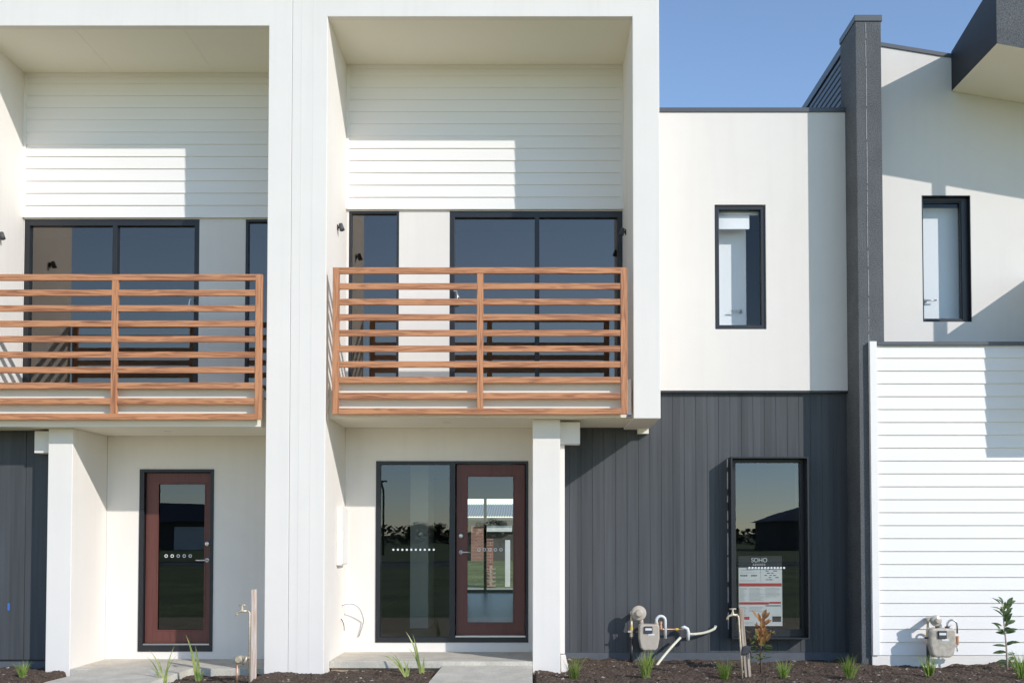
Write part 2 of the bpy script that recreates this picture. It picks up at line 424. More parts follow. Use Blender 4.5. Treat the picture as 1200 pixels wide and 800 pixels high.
def room(parent, x0, x1, y0, y1, z0, z1, wall=INW, floor=INF, back=None):
    """interior shell, open to the front; back = hole (x0,x1,z0,z1) in the rear wall"""
    m = MB()
    m.face([(x0,y0,z0),(x1,y0,z0),(x1,y1,z0),(x0,y1,z0)], 1)
    m.face([(x0,y0,z1),(x0,y1,z1),(x1,y1,z1),(x1,y0,z1)])
    m.face([(x0,y0,z0),(x0,y1,z0),(x0,y1,z1),(x0,y0,z1)]); m.face([(x1,y0,z0),(x1,y0,z1),(x1,y1,z1),(x1,y1,z0)])
    if back: m.wall([x0, x1], [z0, z1], y1, y1+.12, [back])
    else: m.face([(x0,y1,z0),(x1,y1,z0),(x1,y1,z1),(x0,y1,z1)])
    return m.build('room', [wall, floor], parent)

# ------------------------------------------------------------------ the two matching townhouses
AX = -2.535
def terrace(left):
    dz = -.1 if left else 0.0
    mx = (lambda x: 2*AX-x) if left else (lambda x: x)
    def rng(a, b):
        a, b = mx(a), mx(b); return (min(a, b), max(a, b))
    if left:
        h = thing('townhouse', 'white townhouse at the left end with a single brown glazed entry door', 'townhouse', (-4.5, 0, 0))
        party = -2.5995
    else:
        h = thing('townhouse', 'middle white townhouse with charcoal boarded ground floor and sidelight beside the door', 'townhouse', (0, 0, 0))
        party = -2.598
    pin, fi, fo = mx(-2.215), mx(1.108), mx(1.399)
    if left: fi, fo = -6.095, -6.39
    lo, hi = sorted((party, fo)); a, b = sorted((pin, fi))
    y0 = .003 if left else 0
    zs, zb = 7.196+dz, 2.79+dz
    low_hole = (min(pin, fo)-(1 if left else 0), max(pin, fo)+(0 if left else 1), -.6, zb)
    low_hole = (lo, a if False else b, -.6, zb) if left else (a, hi, -.6, zb)
    MB().wall([lo, hi], [-.6, 7.75+dz], y0, 1.2, [(a, b, zb-.0, zs), low_hole]).build('facade_frame', WHITE, h, .006)
    box(a, b, y0-.003, .09, 7.184+dz, zs).build('edge_bead', WHITE, h)
    s = box(a, b, .09, 1.2, 7.186+dz, zs-.001)
    for sx in (-1.25, -.045): s.box(mx(sx)-.012, mx(sx)+.012, .092, 1.198, 7.183+dz, 7.187+dz)
    s.build('soffit', SOFF, h)
    # wall at the back of the recess
    wz0, wz1 = 3.0+dz, 5.436+dz
    n0, n1 = rng(-2.186, -1.583); s0, s1 = rng(-.975, 1.103)
    if left: n0, n1, s0, s1 = -3.427, -2.86, -6.085, -3.982
    zl = 3.2+dz
    MB().wall([a, b], [wz0, wz1], 1.2, 1.38, [(n0, n1, zl, wz1-.012), (s0, s1, zl, wz1-.012)]).build('upper_wall', OFFW, h)
    lap_boards(a+.03, b-.03, wz1, 7.186+dz, 1.165, .148).build('weatherboards', BOARDW, h)
    t = MB()
    t.box(a, a+.03, 1.152, 1.2, wz1, 7.186+dz); t.build('corner_trim', BOARDW, h)
    box(b-.03, b, 1.152, 1.2, wz1, 7.186+dz).build('corner_trim', BOARDW, h)
    box(a+.03, b-.03, 1.15, 1.18, 7.14+dz, 7.185+dz).build('top_trim', BOARDW, h)
    window(h, 'window', n0, n1, zl, wz1-.012, 1.205, [(n0+.03, n1-.03)], .03, .09)
    mid = -5.0 if left else .075
    # sliding door: fixed light and sliding leaf
    outer = [(s0+.06, mid-.028), (mid+.028, s1-.06)]
    sd = window(h, 'sliding_door', s0, s1, zl, wz1-.012, 1.203, outer, .06, .10, GLASS, .075)
    hxs = (s0+.085) if not left else (s1-.085)
    hm = MB(); sg_ = -1 if left else 1; hm.tube([(hxs-sg_*.03, 1.203, 4.30+dz), (hxs-sg_*.03, 1.17, 4.30+dz), (hxs+sg_*.01, 1.155, 4.305+dz), (hxs+sg_*.015, 1.15, 4.36+dz), (hxs+sg_*.01, 1.155, 4.445+dz), (hxs-sg_*.03, 1.17, 4.45+dz), (hxs-sg_*.03, 1.203, 4.45+dz)], .009, 8)
    hm.build('handle', STEEL, sd, smooth=True)
    # balcony
    box(a+.001, b-.001, .20, 1.2, 2.815+dz, 3.12+dz).build('balcony_slab', SOFF, h)
    box(a+.10, b-.07, .066, .20, 2.808+dz, 3.235+dz).build('balcony_upstand', SOFF, h)
    box(a+.12, b-.09, .062, .21, 3.235+dz, 3.25+dz).build('upstand_capping', BLACKM, h)
    rz0, rz1 = (2.775, 4.346) if left else (2.832, 4.42)
    r0, r1 = rng(-2.137, 1.041) if not left else (-6.075, -2.897)
    railing(h, r0, r1, (r0+r1)/2 if left else -.547, rz0, rz1)
    dl = MB(); dl.lathe((mx(-.95), .62, 2.816+dz), (0,0,-1), [(0, .05), (.004, .05), (.006, .045)], 20); dl.build('downlight', PVC, h)
    if not left:
        box(1.046, 1.09, .06, .10, 2.83, 3.22).build('slab_end', SOFF, h)
        box(1.048, 1.088, .052, .06, 2.82, 2.835).build('tape', BLUE, h)
        # triangular spur of the side fin below the soffit
        box(1.27, 1.398, 1.10, 1.198, 2.735, 2.79).build('fin_block', SOFF, h)
    # ground floor entry
    cx0, cx1 = (-5.321, -5.052) if left else (.02, .325)
    box(cx0, cx1, .27, 1.2 if not left else 1.2, -.3, 2.814+dz).build('entry_column', WHITE, h, .006)
    if left: e0, e1 = -5.052, -2.855
    else: e0, e1 = -2.215, .02
    if left: hole = (-4.663, -3.777, .155, 2.318)
    else: hole = (-1.845, -.03, .262, 2.415)
    MB().wall([e0, e1], [-.3, 2.814+dz], 1.2, 1.38, [hole]).build('entry_wall', WHITE, h)
    x0, x1, z0, z1 = hole
    if left:
        MB().wall([x0, x1], [z0, z1], 1.19, 1.33, [(x0+.055, x1-.04, z0+.075, z1-.035)]).build('door_frame', BLACKM, h, .002)
        box(x0+.056, x1-.041, 1.203, 1.26, z0+.075, z0+.093).build('door_sill', STEEL, h)
        door_leaf(h, x0+.062, x1-.045, z0+.095, z1-.04, 1.245, (-4.458, -3.89, .40, 2.15), -3.862, -1, [(-4.36+.072*i, 1.285) for i in range(5)])
    else:
        f = MB().wall([x0, x1], [z0, z1], 1.19, 1.33, [(-1.795, -.968, .322, 2.375), (-.90, x1-.03, .322, z1-.03)]).build('door_frame', BLACKM, h, .002)
        pane(f, -1.80, -.963, .317, 2.38, 1.24, GLASSD)
        for i in range(10):
            d = MB(); ring(d, -1.64+.0535*i, 1.236, 1.36, .0125); d.build('safety_dot', DOTS, f)
        door_leaf(h, -.888, -.068, .345, 2.378, 1.235, (-.763, -.203, .487, 2.242), -.835, 1, [(-.62+.066*i, 1.36) for i in range(5)])
        box(-.895, -.065, 1.2, 1.26, .323, .342).build('door_sill', STEEL, h)
    # rainwater head and downpipe beside the column
    if left: q0, q1 = -5.52, -5.321
    else: q0, q1 = .325, .548
    rh = box(q0, q1, .36, .52, 2.545+dz, 2.79+dz).build('rainwater_head', WHITE, h, .004)
    if not left:
        box(.326, .378, .40, .48, .22, 2.545).build('downpipe', WHITE, rh, .008)
        MB().prism([(.33, .21), (.385, .21), (.425, .02), (.335, .02)], .37, .47).build('pipe_shoe', WHITE, rh, .008)
    # charcoal boarded wall beside the entry
    if left:
        v_boards(-9.2, -5.321, .14, 2.95, .55, .30, None, .010, .008, -5.70).build('charcoal_boards', DARKB, h)
        box(-9.2, -5.321, .56, 1.2, .12, 3.0).build('ground_wall', BLACKM, h)
        box(-9.2, -5.321, .565, 1.19, -.3, .12).build('plinth', PLINTH, h)
        box(-5.885, -5.86, .547, .549, .69, .77).build('tape', BLUE, h)
    else:
        wh = (2.40, 3.20, .36, 2.42)
        v_boards(.325, 3.775, .145, 3.245, 1.2, .137, wh).build('charcoal_boards', DARKB, h)
        MB().wall([.325, 3.775], [-.3, 3.24], 1.212, 1.38, [wh]).build('ground_wall', BLACKM, h)
        box(.325, 3.775, 1.203, 1.211, -.3, .144).build('plinth', PLINTH, h)
        # box framed window standing proud of the boards
        bx0, bx1, bz0, bz1, by = 2.348, 3.262, .318, 2.452, 1.0
        t = .018
        w = MB().wall([bx0, bx1], [bz0, bz1], by, 1.215, [(bx0+t, bx1-t, bz0+t, bz1-t)]).build('box_window', BLACKM, h, .002)
        MB().wall([bx0+t, bx1-t], [bz0+t, bz1-t], 1.16, 1.25, [(2.435, 3.205, .415, 2.395)]).build('frame', BLACKM, w, .002)
        pane(w, 2.43, 3.21, .41, 2.40, 1.20, GLASSB)
        sl = MB(); 
        z = .42
        while z < 2.42:
            L_ = random.uniform(.03, .3); sl.box(bx0-.007, bx0-.0005, 1.185, 1.1995, z, min(z+L_, 2.44)); z += L_+random.uniform(.02, .12)
        o = sl.build('sealant', DOTS, w); o['kind'] = 'stuff'
        for i in range(12):
            d = MB(); ring(d, 2.60+.0375*i, 1.196, 1.145, .0125); d.build('safety_dot', DOTS, w)
    # upper side wall with bedroom window
    if left: u0, u1 = -9.2, mx(1.30)
    else: u0, u1 = 1.30, 3.775
    uh = [(2.2, 2.811, 3.985, 5.482)] if not left else []
    MB().wall([u0, u1], [3.25+dz, 6.60+dz], 1.14, 1.38, uh).build('side_wall', OFFW, h, .004)
    box(u0, u1, 1.127, 1.45, 6.60+dz, 6.655+dz).build('parapet_capping', GREYM, h, .003)
    box(u0, u1, 1.146, 1.2, 3.225+dz, 3.25+dz).build('wall_flashing', BLACKM, h)
    if not left:
        w = window(h, 'window', 2.206, 2.805, 3.99, 5.477, 1.165, [(2.206+.046, 2.805-.046)], .044, .08, GLASSC)
        MB().wall([2.206+.035, 2.805-.035], [3.99+.035, 5.477-.035], 1.172, 1.19, [(2.206+.051, 2.805-.051, 3.99+.051, 5.477-.051)]).build('sash', BLACKM, w, .002)
        iv = box(2.0, 2.635, 1.44, 1.48, 3.2, 5.33).build('interior_door', INWW, h)
        lever(iv, 2.56, 1.44, 4.26, -1)
        bl = box(2.15, 2.64, 1.262, 1.28, 5.225, 5.39).build('roller_blind', INWW, h)
        MB().tube([(2.15, 1.28, 5.42), (2.75, 1.28, 5.42)], .025, 12).build('blind_roll', INWW, bl, smooth=True)
    # roofs and rooms behind
    box(lo+.01, hi-.01, 1.2, 8.5, 7.3+dz, 7.55+dz).build('roof', ZINC, h)
    box(u0, u1-.01, 1.38, 8.5, 6.35+dz, 6.5+dz).build('side_roof', ZINC, h)
    if left:
        room(h, -9.1, -2.62, 1.38, 5, 3.08+dz, 6.3+dz, INU)
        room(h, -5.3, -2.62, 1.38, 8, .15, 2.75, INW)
    else:
        room(h, -2.58, 1.6, 1.38, 5, 3.08, 6.3, INU)
        room(h, 1.62, 3.76, 1.38, 5, 3.3, 6.3, INWW)
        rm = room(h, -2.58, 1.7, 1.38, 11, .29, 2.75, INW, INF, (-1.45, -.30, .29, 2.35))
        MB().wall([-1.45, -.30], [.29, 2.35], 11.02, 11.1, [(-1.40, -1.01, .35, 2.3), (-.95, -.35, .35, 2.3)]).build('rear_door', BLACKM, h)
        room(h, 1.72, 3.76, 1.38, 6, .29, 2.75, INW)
        box(-1.60, -1.36, 2.6, 3.4, .30, 2.74).build('hall_wall', INWW, h)
    return h

house_l = terrace(True)
house_c = terrace(False)
# bead joints on the shared pier
box(-2.502, -2.496, -.0012, .01, -.3, 7.7).build('render_joint', OFFW, house_c)
box(-2.376, -2.370, -.0012, .01, -.3, 7.7).build('render_joint', OFFW, house_c)

# ------------------------------------------------------------------ party wall between the middle and right houses
pw = thing('party_wall', 'tall charcoal blade wall dividing the middle and right townhouses', 'wall', (3.92, .73, 0))
box(3.775, 4.072, .73, 1.31, -.3, 7.5).build('blade', GREYT, pw, .006)
box(3.762, 4.086, .718, 1.31, 7.5, 7.572).build('capping', GREYM, pw, .004)
m = MB(); z = .3
while z < 7.48:
    l_ = random.uniform(.05, .5); dx = random.uniform(-.003, .003)
    m.box(3.889+dx, 3.897+dx+random.uniform(0, .003), .7265, .731, z, min(z+l_, 7.48)); z += l_+random.uniform(.004, .05)
o = m.build('sealant_line', paint('old_sealant', (.30, .30, .30, 1), .8, .3, 30, .2, 90, .2), pw); o['kind'] = 'stuff'
# ribbed metal cladding on the side further back, ribs running level
m = MB(); prof = []; z = 6.3
while z < 7.36:
    prof += [(3.80, z), (3.80, z+.045), (3.815, z+.055), (3.815, z+.075)]; z += .085
n = len(prof); m.v = [(x, 1.315, z) for x, z in prof]+[(x, 8.5, z) for x, z in prof]
for i in range(n-1): m.f.append((i, i+1, n+i+1, n+i)); m.m.append(0)
m.build('ribbed_cladding', GREYM, pw)
box(3.83, 4.05, 1.315, 8.5, -.2, 7.4).build('core', GREYM, pw)
box(3.785, 4.08, 1.315, 8.5, 7.40, 7.50).build('side_flashing', GREYM, pw, .003)

# ------------------------------------------------------------------ right townhouse
hr = thing('townhouse', 'right townhouse with white weatherboard ground floor and raking charcoal canopy', 'townhouse', (6.5, .7, 0))
SL = .165
topf = lambda x: 7.425-SL*(x-4.25)
MB().wall([4.072, 9.6], [3.6, 7.4], 1.2, 1.38, [(4.703, 5.288, 4.085, 5.614)], topf).build('upper_wall', OFFW, hr)
c = MB(); c.prism([(4.073, topf(4.073)), (9.6, topf(9.6)), (9.6, topf(9.6)+.05), (4.073, topf(4.073)+.05)], 1.185, 1.45)
c.build('parapet_capping', GREYM, hr, .003)
w = MB().wall([4.705, 5.286], [4.087, 5.612], 1.26, 1.36, [(4.735, 5.205, 4.125, 5.565)]).build('window', BLACKM, hr, .002)
MB().wall([4.72, 5.222], [4.11, 5.585], 1.275, 1.30, [(4.745, 5.19, 4.14, 5.55)]).build('sash', BLACKM, w, .002)
box(4.705, 4.712, 1.197, 1.26, 4.09, 5.61).build('reveal', BLACKM, w)
box(5.279, 5.286, 1.197, 1.26, 4.09, 5.61).build('reveal', BLACKM, w)
box(4.712, 5.279, 1.197, 1.26, 5.605, 5.612).build('reveal', BLACKM, w)
pane(w, 4.73, 5.21, 4.12, 5.57, 1.31, GLASSC)
iv = box(4.5, 5.6, 1.45, 1.49, 3.8, 5.54).build('interior_door', INWW, hr)
lever(iv, 4.82, 1.45, 4.39, 1)
room(hr, 4.1, 6.5, 1.38, 5, 3.7, 6.2, INWW)
# canopy
cb = lambda x: 6.871-.175*(x-5.079)
m = MB()
xs_ = (5.079, 9.6)
# outline in x,z per y, joined into a closed solid
v = []
for y, ex in ((0, .25), (1.198, 0)):
    for x in xs_: v += [(x, y, cb(x)+.012), (x, y, cb(x)+.49+ex)]
m.v = v; m.f = [(0,2,3,1), (4,5,7,6), (0,1,5,4), (2,6,7,3), (1,3,7,5), (0,4,6,2)]; m.m = [1,0,0,0,0,2]
m.build('canopy', [FASCIA, GREYT, SOFF], hr, .003)
# lower white weatherboards with corner trim and flashing
lap_boards(3.966, 9.6, .172, 3.712, .69, .1475, .014, .035).build('weatherboards', BOARDW, hr)
box(3.885, 3.966, .672, .728, .172, 3.752).build('corner_trim', BOARDW, hr, .003)
box(3.888, 9.6, .699, .727, -.3, .17).build('plinth', WHITE, hr)
m = MB(); m.v = [(3.97, .668, 3.708), (9.6, .668, 3.708), (9.6, .668, 3.748), (3.97, .668, 3.748), (3.97, .72, 3.75), (9.6, .72, 3.75), (4.075, 1.2, 3.80), (9.6, 1.2, 3.80), (4.075, .729, 3.752)]
m.f = [(0,1,2,3), (3,2,5,4), (4,5,7,6)]; m.m = [0,0,0]
m.build('roof_flashing', GREYM, hr)
box(4.075, 9.6, .73, 1.2, -.3, 3.70).build('ground_wall', WHITE, hr)
# balcony box and post beyond the frame (their shadows fall on this wall)
box(5.985, 6.10, .0, 1.197, 2.956, 4.63).build('balcony_side', WHITE, hr, .004)
box(6.10, 9.4, .0, .115, 2.956, 4.63).build('balcony_front', WHITE, hr, .004)
box(6.101, 9.4, .116, 1.197, 2.97, 3.3).build('balcony_slab', SOFF, hr)
box(6.14, 6.22, .02, .10, 4.63, 6.75).build('post', BLACKM, hr)
box(4.1, 9.6, 1.38, 8.5, 6.3, 6.42).build('roof', ZINC, hr)

# ------------------------------------------------------------------ ground, soil bed, paths
def nz(x, y, s, o=0): return noise.noise(Vector((x*s+o, y*s-o, o*.37)))
PATH = lambda y: .156-.075*(max(0, .9-y)) if y > -.75 else .032
def soil_z(x, y):
    z = .046+.030*nz(x, y, .9, 3)+.026*nz(x, y, 3.1, 9)+.020*nz(x, y, 8, 5)+.010*abs(nz(x, y, 24, 1))+.006*nz(x, y, 55, 7)
    if x > 4.6: z += .035*min(1, (x-4.6)/.7)
    z -= .03*max(0, -.2-y)
    if -5.1 < x < -2.85: z -= .06
    if -.95 < x < .05: z -= .05
    return z
m = MB(); st = .02; nx = int(15.4/st); ny = int(2.6/st); x0_, y0_ = -7.9, -1.36
for j in range(ny+1):
    for i in range(nx+1):
        x = x0_+i*st; y = y0_+j*st
        m.v.append((x, y, soil_z(x, y)-(.08 if j == 0 else 0)))
for j in range(ny):
    for i in range(nx):
        a = j*(nx+1)+i; m.f.append((a, a+1, a+nx+2, a+nx+1)); m.m.append(0)
tag(m.build('garden_bed', SOIL), kind='structure')
m = MB()
for k in range(9000):
    x = random.uniform(-6.5, 6.2); y = random.uniform(-.6, 1.15)
    if -5.05 < x < -2.9 and y > .2: continue
    if -2.3 < x < .05 and y > .25: continue
    if -.98 < x < .05 or -4.95 < x < -3.8: continue
    if x > 3.77 and y > .68: continue
    if x < -5.1 and y > .5: continue
    z = soil_z(x, y); s = random.choice([.004, .006, .008, .011, .016])*random.uniform(.7, 1.3)
    b = len(m.v); mi = 0 if random.random() < .9 else 1
    for dx, dy, dz_ in ((1,0,0),(-1,0,0),(0,1,0),(0,-1,0),(0,0,.8),(0,0,-.8)):
        m.v.append((x+(dx*s+random.uniform(-.4, .4)*s)*1.4, y+dy*s+random.uniform(-.4, .4)*s, z+dz_*s*.8+random.uniform(-.3, .3)*s))
    for q in ((0,2,4),(2,1,4),(1,3,4),(3,0,4),(2,0,5),(1,2,5),(3,1,5),(0,3,5)):
        m.f.append(tuple(b+i for i in q)); m.m.append(mi)
tag(m.build('soil_clods', [SOIL, paint('pale_stone', (.38, .34, .29, 1), .9, .3, 40, .3, 90, .2)]), 'loose dark soil clods and pale pebbles scattered over the garden bed', 'soil', kind='stuff')

m = MB(); m.face([(-900, -900, -.03), (900, -900, -.03), (900, 900, -.03), (-900, 900, -.03)])
tag(m.build('ground', GRASS), kind='structure')
# porch slabs
p = MB(); p.hprism([(-2.214, .30), (.019, .27), (.019, 1.199), (-2.214, 1.199)], .075, .152)
tag(p.build('porch_slab', CONC, bevel=.006), kind='structure')
p = MB(); p.hprism([(-2.20, .335), (-.95, .335), (-.95, 1.19), (-2.20, 1.19)], -.1, .074)
tag(p.build('sand_bed', SAND), kind='structure')
m = MB(); m.v = [(-.905, .92, .157), (.017, .92, .157), (.017, -.5, .052), (-1.03, -.5, .052), (-1.03, -1.9, .035), (.03, -1.9, .035)]
m.v += [(x, y, z-.1) for x, y, z in m.v]
m.f = [(0,1,2,3), (3,2,5,4), (6,9,8,7), (9,10,11,8), (0,3,9,6), (3,4,10,9), (1,7,8,2), (2,8,11,5), (0,6,7,1), (4,5,11,10)]; m.m = [0]*10
tag(m.build('entry_path', CONC), kind='structure')
p = MB(); p.hprism([(-5.05, .27), (-2.92, .33), (-2.86, 1.199), (-5.05, 1.199)], -.06, .068)
tag(p.build('porch_slab', CONC, bevel=.006), kind='structure')
m = MB(); m.v = [(-4.72, .34, .073), (-3.72, .34, .073), (-3.86, -.5, .045), (-4.93, -.5, .045), (-4.95, -1.9, .03), (-3.88, -1.9, .03)]
m.v += [(x, y, z-.1) for x, y, z in m.v]
m.f = [(0,1,2,3), (3,2,5,4), (6,9,8,7), (9,10,11,8), (0,3,9,6), (3,4,10,9), (1,7,8,2), (2,8,11,5), (0,6,7,1), (4,5,11,10)]; m.m = [0]*10
tag(m.build('entry_path', CONC), kind='structure')
tag(box(-60, 60, -5.2, -1.36, -.1, .028).build('bounce_strip', paint('warm_bounce_sand', (.56, .44, .25, 1), .95, .15, 2, .6, 60, .1, fleck=.2)), kind='structure')  # added unseen ground strip, sandy colour chosen to bounce warm light onto the facades
tag(box(-200, 200, -44, -37, -.1, -.02).build('road', ROADM), kind='structure')
tag(box(-200, 200, -36.99, -36.8, -.1, .10).build('kerb', CONC), kind='structure')

# ------------------------------------------------------------------ fixtures on the walls
def wall_light(x, y, z, sgn, label):
    t = thing('wall_light', label, 'wall light', (x, y, z), 'adjustable spotlights on the balcony side walls')
    box(min(x, x+sgn*.012), max(x, x+sgn*.012), y-.025, y+.025, z-.03, z+.03).build('base_plate', BLACK, t, .004)
    m = MB(); m.tube([(x+sgn*.012, y, z), (x+sgn*.03, y, z)], .01, 10); m.build('arm', BLACK, t, smooth=True)
    m = MB(); c_ = Vector((x+sgn*.035, y, z+.045)); d = Vector((sgn*.3, -.15, -1)).normalized()
    m.lathe(c_, d, [(0, .016), (.004, .022), (.085, .03), (.087, .024)], 16); m.build('lamp_head', DARKG, t, smooth=True)
    return t
wall_light(-2.215, .62, 5.05, 1, 'small black spotlight on the pier side of the middle balcony')
wall_light(1.108, .80, 5.05, -1, 'small black spotlight beside the sliding door of the middle balcony')
wall_light(-6.095, .62, 4.95, 1, 'small black spotlight at the far left edge of the left balcony')

t = thing('meter_box', 'white painted electricity meter box on the inner face of the shared pier', 'meter box', (-2.215, .8, 1.2))
box(-2.214, -2.155, .68, 1.06, 1.19, 1.85).build('cabinet', WHITE, t, .005)
dr = box(-2.1545, -2.145, .695, 1.045, 1.205, 1.835).build('door', BOARDW, t, .004)
box(-2.1445, -2.138, .72, .75, 1.48, 1.56).build('latch', PVC, dr)
def arc(a, b, c_, n=12):
    a, b, c_ = Vector(a), Vector(b), Vector(c_)
    return [a*(1-u)**2+b*2*u*(1-u)+c_*u*u for u in [i/n for i in range(n+1)]]
m = MB()
m.tube(arc((-2.212, 1.05, .71), (-1.99, 1.0, .79), (-1.98, 1.17, .52))+[(-2.0, 1.175, .44), (-2.04, 1.18, .33)], .006, 6)
tag(m.build('cable', paint('grey_cable', (.45, .45, .46, 1), .5, .1, 9, 0, 60, .3), smooth=True), 'thin grey cable looping out of the white wall left of the sidelight', 'cable')
m = MB(); m.tube(arc((-2.212, .98, .56), (-2.17, .98, .5), (-2.18, 1.0, .42)), .005, 6)
tag(m.build('cable', BLACK, smooth=True), 'short dark cable end sticking out of the pier below the meter box', 'cable')

# notice behind the box window
sg = thing('notice', 'builder notice sheet with black SOHO header and red banded rows inside box window', 'notice', (2.75, 1.21, .45))
X0, X1, Z0, Z1 = 2.475, 2.992, .455, 1.285
box(X0, X1, 1.215, 1.219, Z0, Z1-.138).build('sheet', PAPER, sg)
box(X0, X1, 1.215, 1.219, Z1-.137, Z1).build('header', INKD, sg)
cu = bpy.data.curves.new('lettering', 'FONT'); cu.body = 'SOHO'; cu.size = .072; cu.align_x = 'CENTER'; cu.extrude = .0005; cu.space_character = .92
to = bpy.data.objects.new('lettering', cu); COL.objects.link(to); bpy.context.view_layer.update()
tm = bpy.data.meshes.new_from_object(to.evaluated_get(bpy.context.evaluated_depsgraph_get())); bpy.data.objects.remove(to)
lt = bpy.data.objects.new('lettering', tm); COL.objects.link(lt); lt.parent = sg; tm.materials.clear(); tm.materials.append(PAPER)
lt.rotation_euler = (R(90), 0, 0); lt.location = (2.722-2.75, 1.2135-1.21, 1.212-.45)
m = MB()
for z, x in ((1.190, 2.72), (1.177, 2.72)): 
    for k in range(7): m.box(x-.075+k*.022, x-.06+k*.022, 1.213, 1.2145, z-.003, z+.003)
m.build('fine_print', PAPER, sg)['kind'] = 'stuff'
m = MB(); w_ = X1-X0
m.box(X0+.005, X1-.005, 1.213, 1.2145, .925, .962); m.box(X0+.005, X1-.16, 1.213, 1.2145, .71, .738); m.box(X1-.155, X1-.015, 1.213, 1.2145, .72, .742); m.box(X0+.03, X0+.125, 1.213, 1.2145, .53, .565)
m.build('red_bands', RED, sg)['kind'] = 'stuff'
m = MB()
m.box(X1-.12, X1-.015, 1.213, 1.2145, .505, .57); m.box(X1-.2, X1-.015, 1.213, 1.2145, .69, .70)
for k in range(4): m.box(X0+.02+.022*k, X0+.036+.022*k, 1.213, 1.2145, 1.045, 1.06); m.box(X0+.15+.018*k, X0+.163+.018*k, 1.213, 1.2145, 1.045, 1.06)
for r_ in range(6):
    for k in range(random.randint(2, 5)):
        xx = X0+.30+random.uniform(0, .15); m.box(xx, xx+random.uniform(.015, .04), 1.213, 1.2145, 1.0+.026*r_, 1.008+.026*r_)
m.build('dark_print', INKD, sg)['kind'] = 'stuff'
m = MB()
for (a, b, zt, zb, st_) in ((.012, .105, .905, .755, .0135), (.125, .30, .905, .76, .0145), (.315, .5, .905, .80, .0145), (.012, .1, .68, .58, .016), (.12, .3, .68, .62, .016), (.02, .2, 1.12, 1.08, .03), (.02, .23, .995, .98, .02), (.02, .2, .50, .47, .016)):
    z = zt
    while z > zb: m.box(X0+a, X0+b-random.uniform(0, .05), 1.213, 1.2145, z-.004, z); z -= st_
m.box(X0+.262, X0+.264, 1.213, 1.2145, .97, 1.16)
m.build('grey_print', INK, sg)['kind'] = 'stuff'
m = MB()
for k in range(10): ring(m, X1-.30+.034*k if k < 9 else X1+.03, 1.212, 1.172, .011)

